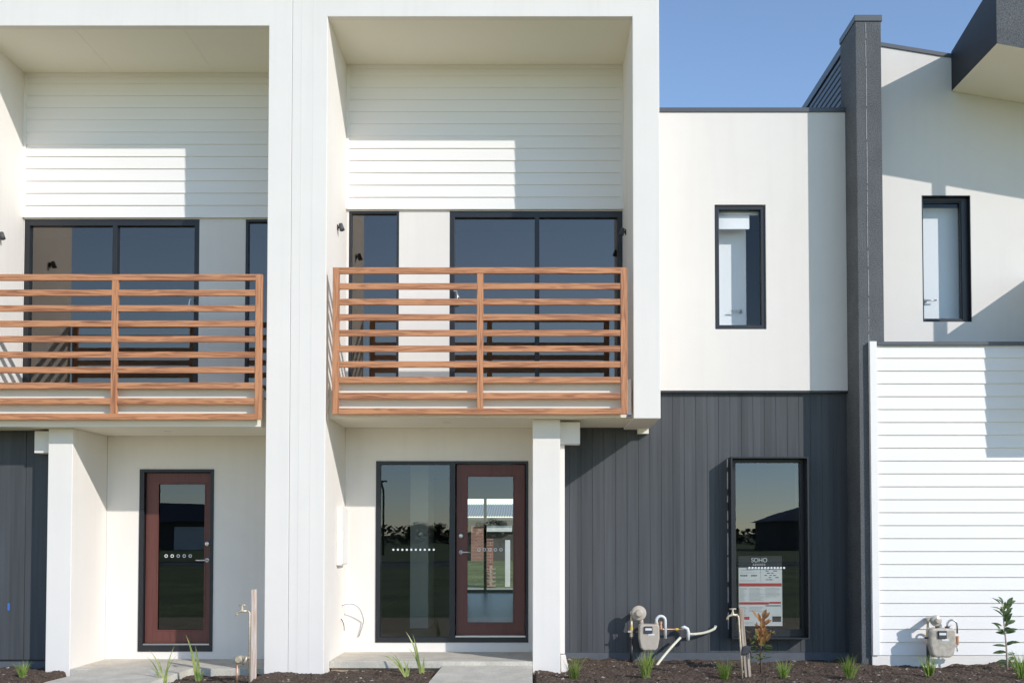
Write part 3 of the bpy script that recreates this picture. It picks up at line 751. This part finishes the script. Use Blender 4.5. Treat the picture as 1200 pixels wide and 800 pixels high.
# ------------------------------------------------------------------ gas meters and pipes
def gas_meter(x, y, zb, label, chrome):
    """x: middle of the case, y: its middle depth, zb: underside of the case"""
    t = thing('gas_meter', label, 'gas meter', (x, y, zb))
    w, h = (.118, .30) if not chrome else (.145, .32)
    poly = [(x-w*.98, zb+h*.92), (x-w*.85, zb+h), (x+w*.85, zb+h), (x+w*.98, zb+h*.92), (x+w, zb+h*.45), (x+w*.82, zb+.03), (x+w*.6, zb), (x-w*.6, zb), (x-w*.82, zb+.03), (x-w, zb+h*.45)]
    cs = MB().prism(poly, y-.075, y+.075).build('case', BEIGEW if chrome else BEIGE, t, .02 if chrome else .014)
    fl = [(x+(px-x)*1.05, zb+(pz-zb)*1.015-.003) for px, pz in poly]
    MB().prism(fl, y-.012, y+.004).build('seam_flange', BEIGEW if chrome else BEIGE, cs, .003)
    dx_ = x-.01
    box(dx_-.05, dx_+.045, y-.093, y-.074, zb+h*.66, zb+h*.93).build('dial', DARKG, cs, .006)
    box(dx_-.04, dx_+.035, y-.0945, y-.093, zb+h*.78, zb+h*.86).build('dial_window', PAPER, cs)
    box(dx_-.005, dx_+.07, y-.078, y-.075, zb+h*.58, zb+h*.645).build('plate', PAPER, cs)
    rx, rz = (x-.115, zb+.425) if not chrome else (x-.05, zb+.40)
    rg = MB(); rr = .088 if not chrome else .062
    rg.lathe((rx, y+.03, rz), (0, -1, 0), [(0, rr*.7), (.012, rr), (.04, rr), (.052, rr*.85), (.06, rr*.5), (.09, rr*.45), (.096, rr*.3)], 22)
    ro = rg.build('regulator', BEIGEW if chrome else BEIGE, t, .003)
    bl = MB()
    for k in range(8):
        an = k*math.pi/4; bl.lathe((rx+rr*.82*math.cos(an), y-.008, rz+rr*.82*math.sin(an)), (0,-1,0), [(0, .007), (.01, .007)], 6)
    bl.build('bolts', BRASS, ro)
    # inlet riser with valve on the left
    ix = rx-rr*.95 if not chrome else x-.135
    p = MB(); p.tube([(ix, y+.02, -.02), (ix, y+.02, zb+.13)], .018, 10); p.build('riser', BLACKM, t, smooth=True)
    p = MB(); p.tube([(ix, y+.02, zb+.13), (ix, y+.02, rz-.02)], .013, 10); p.build('inlet_pipe', BRASS, t, smooth=True)
    v = MB(); v.lathe((ix, y+.02, zb+.15), (0,0,1), [(0, .021), (.04, .021), (.045, .016), (.06, .016), (.065, .022), (.09, .022)], 8); vo = v.build('valve', BRASS, t)
    box(ix-.045, ix+.008, y-.012, y-.002, zb+.20, zb+.222).build('valve_handle', DARKG if chrome else BEIGE, vo, .003)
    yb = MB(); yb.lathe((ix, y+.02, zb+.24), (0,0,1), [(0, .0165), (.03, .0165)], 10); yb.build('sealing_tape', YELLOW, t)
    p = MB(); p.tube([(ix, y+.02, rz-.02), (ix, y+.02, rz+.01), (ix+.02, y+.02, rz+.02), (rx, y+.02, rz+.02)], .02, 10); p.build('elbow', BEIGE, t, smooth=True)
    p = MB(); p.tube([(rx+rr*.3, y+.02, rz-rr*.6), (rx+rr*.4, y+.02, zb+h-.01)], .024, 12); p.build('outlet_neck', BEIGE if not chrome else DARKG, t, smooth=True)
    # outlet: inverted U and copper tail
    ux = x+.09 if not chrome else x+.075
    top = zb+h+.09; rad = .052 if not chrome else .055
    pts = [(ux, y, zb+h-.01), (ux, y, top-rad)]
    pts += [(ux+rad-rad*math.cos(a_), y, top-rad+rad*math.sin(a_)) for a_ in [math.pi*i/10 for i in range(1, 10)]]
    pts += [(ux+2*rad, y, top-rad), (ux+2*rad, y, zb+h-.17 if not chrome else zb+h-.06)]
    p = MB(); p.tube(pts, .017 if not chrome else .011, 12); p.build('outlet_pipe', PVC if not chrome else STEEL, t, smooth=True)
    f = MB(); f.lathe((ux, y, zb+h-.012), (0,0,1), [(0, .026), (.03, .026)], 6); f.build('nut', BRASS if not chrome else DARKG, t)
    zf = zb+h-.02 if not chrome else zb+h-.14
    fx = ux+.02 if not chrome else ux+2*rad
    f = MB(); f.lathe((fx+(.03 if not chrome else 0), y, zf-.04), (0,0,1), [(0, .022), (.03, .022), (.032, .017), (.06, .017), (.063, .02), (.09, .02)], 8); f.build('union', COPPER, t)
    if not chrome:
        f = MB(); f.tube([(fx+.03, y, zf-.03), (fx+.06, y, zf-.045), (fx+.10, y+.02, zf-.05)], .016, 10); f.build('elbow', COPPER, t, smooth=True)
    else:
        f = MB(); f.tube([(fx, y, zf-.12), (fx, y, zf-.03)], .009, 10); f.build('tail', PVC, t, smooth=True)
    b = MB(); b.box(rx-.03, rx+.03, y+.06, 1.199 if not chrome else .689, rz-.02, rz+.02); b.build('bracket', STEEL, t)
    return t
gas_meter(1.375, .98, .20, 'beige gas meter with round regulator against the charcoal boards', False)
gas_meter(4.57, .46, .18, 'weathered gas meter with bent metal pipe on the white weatherboards', True)
t = thing('drain_pipe', 'cream pipe branching from ground and wall beside the gas meter on charcoal boards', 'pipe', (1.78, 1.1, .4))
m = MB(); m.tube([(1.49, 1.0, .44), (1.60, 1.06, .43), (1.80, 1.10, .425)], .011, 10); m.build('copper_pipe', COPPER, t, smooth=True)
m = MB(); m.lathe((1.70, 1.08, .428), (1,.1,0), [(0, .015), (.035, .015)], 10); m.build('yellow_joint', YELLOW, t)
m = MB(); m.tube(arc((1.44, .86, .02), (1.60, .98, .20), (1.76, 1.09, .33)), .016, 12); m.build('lower_pipe', CREAMP, t, smooth=True)
m = MB(); m.tube([(1.77, 1.10, .44), (1.81, 1.10, .45), (1.845, 1.10, .43), (1.855, 1.10, .39), (1.85, 1.10, .30)], .021, 12); m.build('bend', PVC, t, smooth=True)
m = MB(); m.tube(arc((1.85, 1.10, .37), (2.05, 1.12, .36), (2.17, 1.14, .43))+[(2.185, 1.15, .455)], .016, 12); m.build('upper_pipe', CREAMP, t, smooth=True)
m = MB(); m.lathe((2.185, 1.15, .452), (.2, -.1, 1), [(0, .018), (.014, .018)], 12); m.build('pipe_cap', PVC, t)

def tap(parent, x, y, z, mat):
    """bib tap whose spout points left; x,y,z is its wall end"""
    m = MB(); m.tube([(x, y, z), (x-.055, y, z+.002), (x-.095, y, z-.012), (x-.105, y, z-.03), (x-.106, y, z-.05)], [.013, .014, .012, .012, .015], 10)
    o = m.build('tap', mat, parent, smooth=True)
    m = MB(); m.lathe((x-.05, y, z), (0,0,1), [(0, .016), (.03, .014), (.032, .01), (.06, .008)], 10); m.build('spindle', mat, o)
    m = MB(); m.tube([(x-.085, y, z+.062), (x-.05, y, z+.064), (x-.015, y, z+.062)], [.008, .007, .008], 8); m.build('handle', mat, o, smooth=True)

t = thing('garden_tap', 'pale timber stake with brass tap and water meter beside the shared pier', 'garden tap', (-2.885, -.3, 0))
y = -.3
m = MB(); m.v = [(-2.912, y-.02, -.1), (-2.856, y-.02, -.1), (-2.856, y+.025, -.1), (-2.912, y+.025, -.1), (-2.909, y-.02, .965), (-2.864, y-.02, .972), (-2.864, y+.025, .972), (-2.909, y+.025, .965)]
m.f = [(0,3,2,1),(4,5,6,7),(0,1,5,4),(1,2,6,5),(2,3,7,6),(3,0,4,7)]; m.m = [0]*6
m.build('stake', PALEZ, t, .003)
m = MB(); m.tube([(-2.925, y-.01, -.05), (-2.925, y-.01, .73), (-2.94, y-.01, .745), (-2.96, y-.01, .745)], .0095, 10); m.build('riser', BRASS, t, smooth=True)
tap(t, -2.955, y-.01, .745, BRASS)
m = MB(); m.tube([(-3.05, y-.02, -.05), (-3.05, y-.02, .22)], .013, 10); m.build('inlet_pipe', COPPER, t, smooth=True)
wm = MB(); wm.lathe((-3.03, y-.02, .245), (0,-1,0), [(-.04, .03), (-.02, .04), (.02, .04), (.035, .03)], 16); wo = wm.build('water_meter', BRASS, t)
m = MB(); m.lathe((-3.075, y-.02, .245), (1, 0, .12), [(0, .02), (.03, .02), (.034, .028), (.055, .028), (.06, .016), (.09, .016), (.094, .027), (.12, .027), (.125, .014), (.16, .014)], 8); m.build('coupling', BRASS, wo)
m = MB(); m.tube([(-2.985, y-.045, .20), (-2.955, y-.05, .235), (-2.945, y-.05, .28)], .013, 8); m.build('valve_lever', BRASS, wo, smooth=True)
m = MB(); m.tube([(-3.08, y-.02, .26), (-3.03, y-.02, .28), (-2.96, y-.015, .27), (-2.925, y-.01, .25)], .012, 8); m.build('branch', BRASS, wo, smooth=True)

y = -.22; bx = 2.235
t = thing('garden_tap', 'weathered leaning stake with brass tap in front of the box window', 'garden tap', (bx, y, 0))
m = MB(); m.v = [(bx+.02, y-.015, -.1), (bx+.062, y-.015, -.1), (bx+.062, y+.02, -.1), (bx+.02, y+.02, -.1), (bx-.05, y-.015, .775), (bx-.008, y-.015, .77), (bx-.008, y+.02, .77), (bx-.05, y+.02, .775)]
m.f = [(0,3,2,1),(4,5,6,7),(0,1,5,4),(1,2,6,5),(2,3,7,6),(3,0,4,7)]; m.m = [0]*6
m.build('stake', RAWZ, t, .003)
m = MB(); m.v = [(bx+.055, y-.03, -.1), (bx+.082, y-.03, -.1), (bx+.082, y-.016, -.1), (bx+.055, y-.016, -.1), (bx+.02, y-.03, .36), (bx+.047, y-.03, .36), (bx+.047, y-.016, .36), (bx+.02, y-.016, .36)]
m.f = [(0,3,2,1),(4,5,6,7),(0,1,5,4),(1,2,6,5),(2,3,7,6),(3,0,4,7)]; m.m = [0]*6
m.build('short_stake', RAWZ, t, .003)
m = MB(); m.tube([(bx-.02, y-.025, -.05), (bx-.035, y-.025, .3), (bx-.06, y-.025, .68), (bx-.075, y-.025, .70)], .010, 10); m.build('riser', BRASS, t, smooth=True)
tap(t, bx-.07, y-.025, .70, BRASS)
m = MB()
for k in range(5):
    a0 = k*.4
    m.tube([(bx+.012+.034*math.cos(a)*(1+.08*k), y-.035-.006*k, .335+.04*math.sin(a+a0)) for a in [2*math.pi*i/16 for i in range(17)]], .009, 6)
m.tube([(bx+.03, y-.05, .36), (bx+.06, y-.05, .33), (bx+.065, y-.05, .26)], .006, 6)
m.build('wire_coil', DARKG, t, smooth=True)

# ------------------------------------------------------------------ plants
def blade(m, base, az, L_, lean, w, mi=0, n=5, droop=1.0, face=None):
    d = Vector((math.cos(az), math.sin(az), 0)); side = Vector((-d.y, d.x, 0)); base = Vector(base); b = len(m.v); p = base.copy()
    for i in range(n+1):
        u = i/n; ww = w*(1-u**1.8)*(.55+.45*min(1, u*4)) if i < n else .0004
        ang = lean*(.35+droop*u*u)
        g_ = d*math.sin(ang)+Vector((0,0,math.cos(ang)))
        if face is not None: side = g_.cross(face).normalized()
        m.v.append(tuple(p-side*ww)); m.v.append(tuple(p+side*ww))
        p = p+g_*(L_/n)
    for i in range(n): m.f.append((b+2*i, b+2*i+1, b+2*i+3, b+2*i+2)); m.m.append(mi)

def tuft_mesh(seed):
    rnd = random.Random(seed); m = MB()
    for k in range(95):
        a = rnd.uniform(0, 6.283); r = rnd.uniform(0, .035)
        blade(m, (r*math.cos(a), r*math.sin(a), -.02), a+rnd.uniform(-.5, .5), rnd.uniform(.15, .29), rnd.uniform(.1, 1.0), rnd.uniform(.003, .0055), 1 if rnd.random() < .14 else 0, 5, .8, Vector((rnd.uniform(-1, 1), -1, rnd.uniform(-.3, .6))))
    return m
tufts = [tuft_mesh(s).build('grass_tuft', [TUFT1, STRAW]) for s in (3, 11, 29)]
spots = [(-5.30, -.26, .75, 'small pale grass tuft at the far left foot of the charcoal wall'),
         (.448, -.24, 1.05, 'grass tuft in front of the white downpipe and column'),
         (1.205, -.25, 1.05, 'grass tuft in front of the charcoal wall gas meter'),
         (2.03, -.24, .95, 'grass tuft just left of the leaning tap stake'),
         (2.64, -.25, .85, 'grass tuft in front of the brown leaved shrub'),
         (3.33, -.24, 1.1, 'grass tuft in front of the charcoal blade wall'),
         (4.165, -.25, 1.0, 'grass tuft in front of the weatherboard gas meter'),
         (5.13, -.26, 1.1, 'grass tuft at the right edge in front of the young sapling')]
for i, (x, y, s, lab) in enumerate(spots):
    o = tufts[i] if i < 3 else tufts[i % 3].copy()
    if i >= 3: COL.objects.link(o)
    o.location = (x, y, soil_z(x, y)); o.rotation_euler = (0, 0, i*1.7); o.scale = (s, s, s*random.uniform(.9, 1.1))
    tag(o, lab, 'plant', 'young grass tufts along the garden bed')

def strap_plant(x, y, blades, label):
    m = MB(); z = soil_z(x, y)
    for (az, L_, lean, w) in blades: blade(m, (x+random.uniform(-.02, .02), y+random.uniform(-.02, .02), z-.02), az, L_, lean, w*1.75, 0, 8, .8, Vector((random.uniform(-.6, .6), -1, random.uniform(-.2, .3))))
    tag(m.build('strap_leaf_plant', STRAP), label, 'plant', 'strap leaved plants in the bed')
P = math.pi
strap_plant(-3.82, -.27, [(P, .42, .75, .006), (P*.95, .36, .95, .006), (.3, .44, .42, .006), (0, .36, .75, .005), (P*1.1, .30, .35, .005), (.2, .26, .3, .005), (P*.9, .25, 1.2, .005), (-.6, .2, .4, .004)], 'sparse spreading strap leaf plant in front of the left brown door')
strap_plant(-3.49, -.20, [(P, .52, .42, .011), (P*1.05, .40, .2, .011), (0, .18, .25, .012), (P, .16, .4, .012), (.2, .14, .5, .011), (P*.9, .32, .6, .005)], 'upright broad strap leaf plant between the left brown door and timber stake')
strap_plant(-1.30, -.22, [(P, .40, 1.5, .007), (P*.9, .30, 1.1, .007), (P, .22, .5, .008), (.2, .20, .3, .008), (0, .14, .5, .008), (P*1.1, .34, .9, .005)], 'low arching strap leaf plant at the porch slab edge')
strap_plant(-1.16, -.02, [(P, .50, .62, .009), (P*.95, .46, .35, .008), (P, .36, .38, .008), (0, .2, .1, .009), (P, .33, .8, .006), (.1, .12, .3, .009)], 'taller strap leaf plant with upright blades beside the entry path')

def leaf(m, base, d, up, L_, w, mi):
    d = Vector(d).normalized(); up = Vector(up); s = d.cross(up).normalized(); n_ = s.cross(d); base = Vector(base); b = len(m.v)
    prof = [(0, .12), (.2, .75), (.45, 1), (.7, .8), (.9, .35), (1, .02)]
    for u, ww in prof:
        c_ = base+d*(L_*u)-n_*(.18*L_*u*u)
        m.v += [tuple(c_-s*w*ww+n_*w*.35*ww), tuple(c_), tuple(c_+s*w*ww+n_*w*.35*ww)]
    for i in range(len(prof)-1):
        a = b+3*i
        m.f += [(a, a+1, a+4, a+3), (a+1, a+2, a+5, a+4)]; m.m += [mi, mi]

x, y = 2.53, .30; z = soil_z(x, y)
t = thing('shrub', 'young shrub with coppery brown upright leaves in front of the box window', 'shrub', (x, y, z))
m = MB(); m.tube([(x, y, z-.05), (x-.005, y, z+.2), (x+.005, y, z+.38), (x-.005, y-.005, z+.62)], [.012, .011, .009, .005], 8)
for (zz, dx, dy, L_) in ((.34, -.5, -.3, .16), (.36, .5, -.2, .14), (.44, -.35, .3, .12), (.47, .3, .3, .12)):
    m.tube([(x, y, z+zz), (x+dx*L_, y+dy*L_, z+zz+L_*.9)], [.006, .004], 6)
m.build('stem', BARK, t, smooth=True)
m = MB(); g = MB(); rnd = random.Random(5)
for k in range(38):
    zz = rnd.uniform(.36, .67); a = rnd.uniform(0, 6.283); r = rnd.uniform(0, .085)
    d = (math.cos(a)*.55, math.sin(a)*.5, rnd.uniform(.35, 1.2)); leaf(m, (x+r*math.cos(a), y+r*math.sin(a), z+zz-.06), d, (-math.cos(a)*.5, -1, .3), rnd.uniform(.07, .13), rnd.uniform(.015, .028), 0)
for k in range(46):
    zz = rnd.uniform(.14, .46); a = rnd.uniform(0, 6.283); r = rnd.uniform(.0, .07)
    d = (math.cos(a), math.sin(a), rnd.uniform(-.1, .5)); leaf(g, (x+r*math.cos(a), y+r*math.sin(a), z+zz), d, (0, 0, 1), rnd.uniform(.08, .13), rnd.uniform(.018, .027), 0)
m.build('new_leaves', BROWNL, t)['kind'] = 'stuff'; g.build('old_leaves', GREENL, t)['kind'] = 'stuff'

x, y = 5.20, .22; z = soil_z(x, y)
t = thing('sapling', 'slim young sapling with paired dark green leaves against the white weatherboards', 'sapling', (x, y, z))
m = MB(); m.tube([(x, y, z-.05), (x-.01, y, z+.27), (x-.035, y, z+.55), (x-.05, y, z+.74)], [.011, .010, .007, .004], 8); m.build('stem', RAWZ, t, smooth=True)
m = MB(); rnd = random.Random(9)
for zz in (.05, .10, .17, .19, .27, .30, .40, .42):
    for sg_ in (-1, 1):
        if rnd.random() < .12: continue
        a = (0 if sg_ > 0 else P)+rnd.uniform(-.7, .5)
        leaf(m, (x-.04*zz, y, z+zz+rnd.uniform(-.01, .01)), (math.cos(a), math.sin(a)*.7, rnd.uniform(-.15, .6)), (0, -.75, .7), rnd.uniform(.10, .145), rnd.uniform(.018, .026), 0)
for k in range(26):
    zz = rnd.uniform(.46, .78); a = rnd.uniform(0, 6.283); r = rnd.uniform(.0, .05)
    leaf(m, (x-.035+r*math.cos(a), y+r*math.sin(a), z+zz-.05), (math.cos(a)*.6, math.sin(a)*.6, rnd.uniform(.2, 1)), (-math.cos(a), -.8, .3), rnd.uniform(.085, .13), rnd.uniform(.02, .03), 0)
m.build('leaves', SAPL, t)['kind'] = 'stuff'

# ------------------------------------------------------------------ beyond: seen through the hall and mirrored in the panes
GY = 49
t = thing('garage', 'red brick garage with ribbed zinc roof seen through the open hall glazing', 'garage', (-2, GY, 0))
box(-3.5, -2.72, GY, GY+.4, -.1, 2.05).build('pier', RBRICK, t)
box(-2.70, -1.1, GY-.05, GY+.2, 1.67, 2.02).build('beam', INWW, t)
pr = [(-5.5+.075*i, 2.5 if i % 2 else 2.58) for i in range(101)]
m = MB(); m.v = [(x, GY-.6, z) for x, z in pr]+[(x, GY+4, z+.85) for x, z in pr]
for i in range(100): m.f.append((i, i+1, 101+i+1, 101+i)); m.m.append(0)
m.build('roof', ZINC, t)
box(-5.4, 2, GY-.62, GY-.5, 2.34, 2.47).build('gutter', GREYM, t)
box(-5.2, 1.8, GY+.45, GY+3.5, -.1, 2.5).build('wall', HOUSEW, t)
t = thing('pallet_stack', 'stack of pale timber pallets seen through the hall in front of a brick pier', 'pallets', (-1.16, 19.2, 0))
for k in range(5):
    box(-1.27, -1.04, 18.9, 19.4, .02+.12*k, .05+.12*k).build('board', RAWZ, t); box(-1.20, -1.14, 18.9, 19.4, .051+.12*k, .139+.12*k).build('block', RAWZ, t)
tag(box(-1.33, -1.13, 19.6, 19.85, -.1, 1.40).build('brick_pier', RBRICK), 'low red brick pier behind the pallets seen through the hall', 'pier')
tag(box(-.77, -.62, 19.6, 19.75, -.1, 1.36).build('gate_post', INWW, bevel=.01), 'white square gate post right of the brick pier seen through the hall', 'post')
tag(box(-6, 3, 11.3, 18.6, -.1, -.015).build('patio', CONC), kind='structure')

def far_house(x, y, w, h, rr, label):
    t = thing('house', label, 'house', (x, y, 0), 'single storey houses across the road')
    box(x-w/2, x+w/2, y-10, y, -.1, h).build('wall', HOUSEW, t)
    m = MB(); o_ = .5
    a = [(x-w/2-o_, y+o_, h), (x+w/2+o_, y+o_, h), (x+w/2+o_, y-10-o_, h), (x-w/2-o_, y-10-o_, h)]
    r1, r2 = (x-w/2+4.5, y-5, h+rr), (x+w/2-4.5, y-5, h+rr)
    m.face([a[0], a[1], r2, r1]); m.face([a[1], a[2], r2]); m.face([a[2], a[3], r1, r2]); m.face([a[3], a[0], r1]); m.face(a)
    m.build('roof', ROOFM, t)
    wn = box(x-w*.3, x-w*.1, y+.01, y+.06, .9, 2.1).build('window', GREYM, t)
    box(x+w*.1, x+w*.34, y+.01, y+.06, 0, 2.2).build('garage_door', INWW, t)
far_house(-36, -86, 14, 2.7, 1.9, 'dark roofed low house across the road mirrored in the left door')
far_house(-60, -86, 15, 2.7, 1.9, 'second dark roofed house farther left across the road')
far_house(31, -84, 15, 2.7, 1.9, 'dark roofed low house mirrored in the box window')
far_house(51, -86, 14, 2.7, 1.9, 'dark roofed house at the right end of the far row')
# street lamp and bare street sapling across the field
t = thing('street_lamp', 'tall street lamp with short curved arm mirrored in the sidelight', 'street lamp', (-10.6, -60, 0))
m = MB(); m.tube([(-10.6, -60, -.1), (-10.6, -60, 4.6), (-10.75, -60, 5.3), (-11.1, -60, 5.75)], [.09, .07, .06, .05], 10); m.build('pole', BLACKM, t, smooth=True)
box(-11.0, -10.35, -60.12, -59.88, 5.25, 5.36).build('lamp_head', BLACKM, t, .03)
def far_tree(x, y, h, label):
    t = thing('tree', label, 'tree', (x, y, 0), 'trees along the far side of the field')
    m = MB(); m.tube([(x, y, -.1), (x+.1, y, h*.4), (x, y, h*.75)], [.18, .13, .06], 8)
    for k in range(5):
        a = k*1.3; m.tube([(x+.08, y, h*(.35+.06*k)), (x+math.cos(a)*h*.22, y+math.sin(a)*h*.22, h*(.55+.07*k))], [.07, .03], 6)
    m.build('trunk', BARK, t)
    m = MB(); rnd = random.Random(int(x*7))
    cl = [(x+rnd.uniform(-.8, .8)*h, y+rnd.uniform(-.4, .4)*h, h*rnd.uniform(.35, .92)) for _ in range(26)]
    for cx, cy, cz in cl:
        for k in range(75):
            v = Vector((rnd.gauss(0, 1), rnd.gauss(0, 1), rnd.gauss(0, 1)*.7)).normalized()*h*.2*rnd.random()**.4
            leaf(m, (cx+v.x, cy+v.y, cz+v.z), (rnd.uniform(-1, 1), rnd.uniform(-1, 1), rnd.uniform(-.6, .6)), (0, 0, 1), .28, .09, 0)
    m.build('crown', FARLEAF, t)['kind'] = 'stuff'
for x, y, h, lab in ((-24, -120, 3.6, 'bushy far tree left of the street lamp'), (-14, -124, 3.0, 'low far tree behind the street lamp'), (-4, -122, 3.4, 'rounded far tree right of the street lamp'), (7, -126, 3.2, 'far tree at the middle of the field'), (18, -118, 3.9, 'tall far tree left of the mirrored roof'), (41, -120, 4.4, 'tall far tree between the two right roofs')):
    far_tree(x, y, h, lab)
m = MB(); rnd = random.Random(2)
for k in range(5200):
    x = rnd.uniform(-160, 160); y = rnd.uniform(-150, -140); leaf(m, (x, y, rnd.uniform(0, 1)*(2.2+1.2*noise.noise(Vector((x*.05, 0, 0))))), (rnd.uniform(-1, 1), rnd.uniform(-1, 1), rnd.uniform(-.3, 1)), (0, 0, 1), 1.1, .4, 0)
tag(m.build('woodland', FARLEAF), 'low dark belt of far trees on the horizon across the field', 'trees', kind='stuff')

# ------------------------------------------------------------------ light, sky, camera
sv = Vector((1.115, -1, .778)); el = math.atan2(sv.z, math.hypot(sv.x, sv.y)); rot = math.atan2(sv.x, sv.y)
W = bpy.data.worlds.new('World'); S.world = W; W.use_nodes = True
nt = W.node_tree; bg = nt.nodes['Background']
sky = nt.nodes.new('ShaderNodeTexSky'); sky.sky_type = 'NISHITA'; sky.sun_disc = False
sky.sun_elevation = el; sky.sun_rotation = rot; sky.air_density = .85; sky.dust_density = .0; sky.ozone_density = 1.6; sky.altitude = 50
nt.links.new(sky.outputs[0], bg.inputs['Color']); bg.inputs['Strength'].default_value = .15
sl = bpy.data.lights.new('sun', 'SUN'); sl.energy = 2.27; sl.angle = R(.5); sl.color = (1, .96, .925)
so = bpy.data.objects.new('sun', sl); COL.objects.link(so); so.rotation_euler = sv.to_track_quat('Z', 'Y').to_euler(); so.location = (15, -20, 18)

cd = bpy.data.cameras.new('camera'); co = bpy.data.objects.new('camera', cd); COL.objects.link(co); S.camera = co
co.location = (0, -11, 1.55); co.rotation_euler = (R(90+1.8), 0, 0)
cd.sensor_width = 36; cd.lens = 36; cd.shift_x = -22/1200; cd.shift_y = 187.3/1200; cd.clip_end = 3000
S.view_settings.view_transform = 'Standard'; S.view_settings.look = 'None'; S.view_settings.exposure = .58; S.view_settings.gamma = 1
S.render.engine = 'CYCLES'
S.cycles.max_bounces = 10; S.cycles.diffuse_bounces = 5; S.cycles.glossy_bounces = 4; S.cycles.transparent_max_bounces = 24
S.cycles.use_denoising = True
S.cycles.caustics_reflective = False
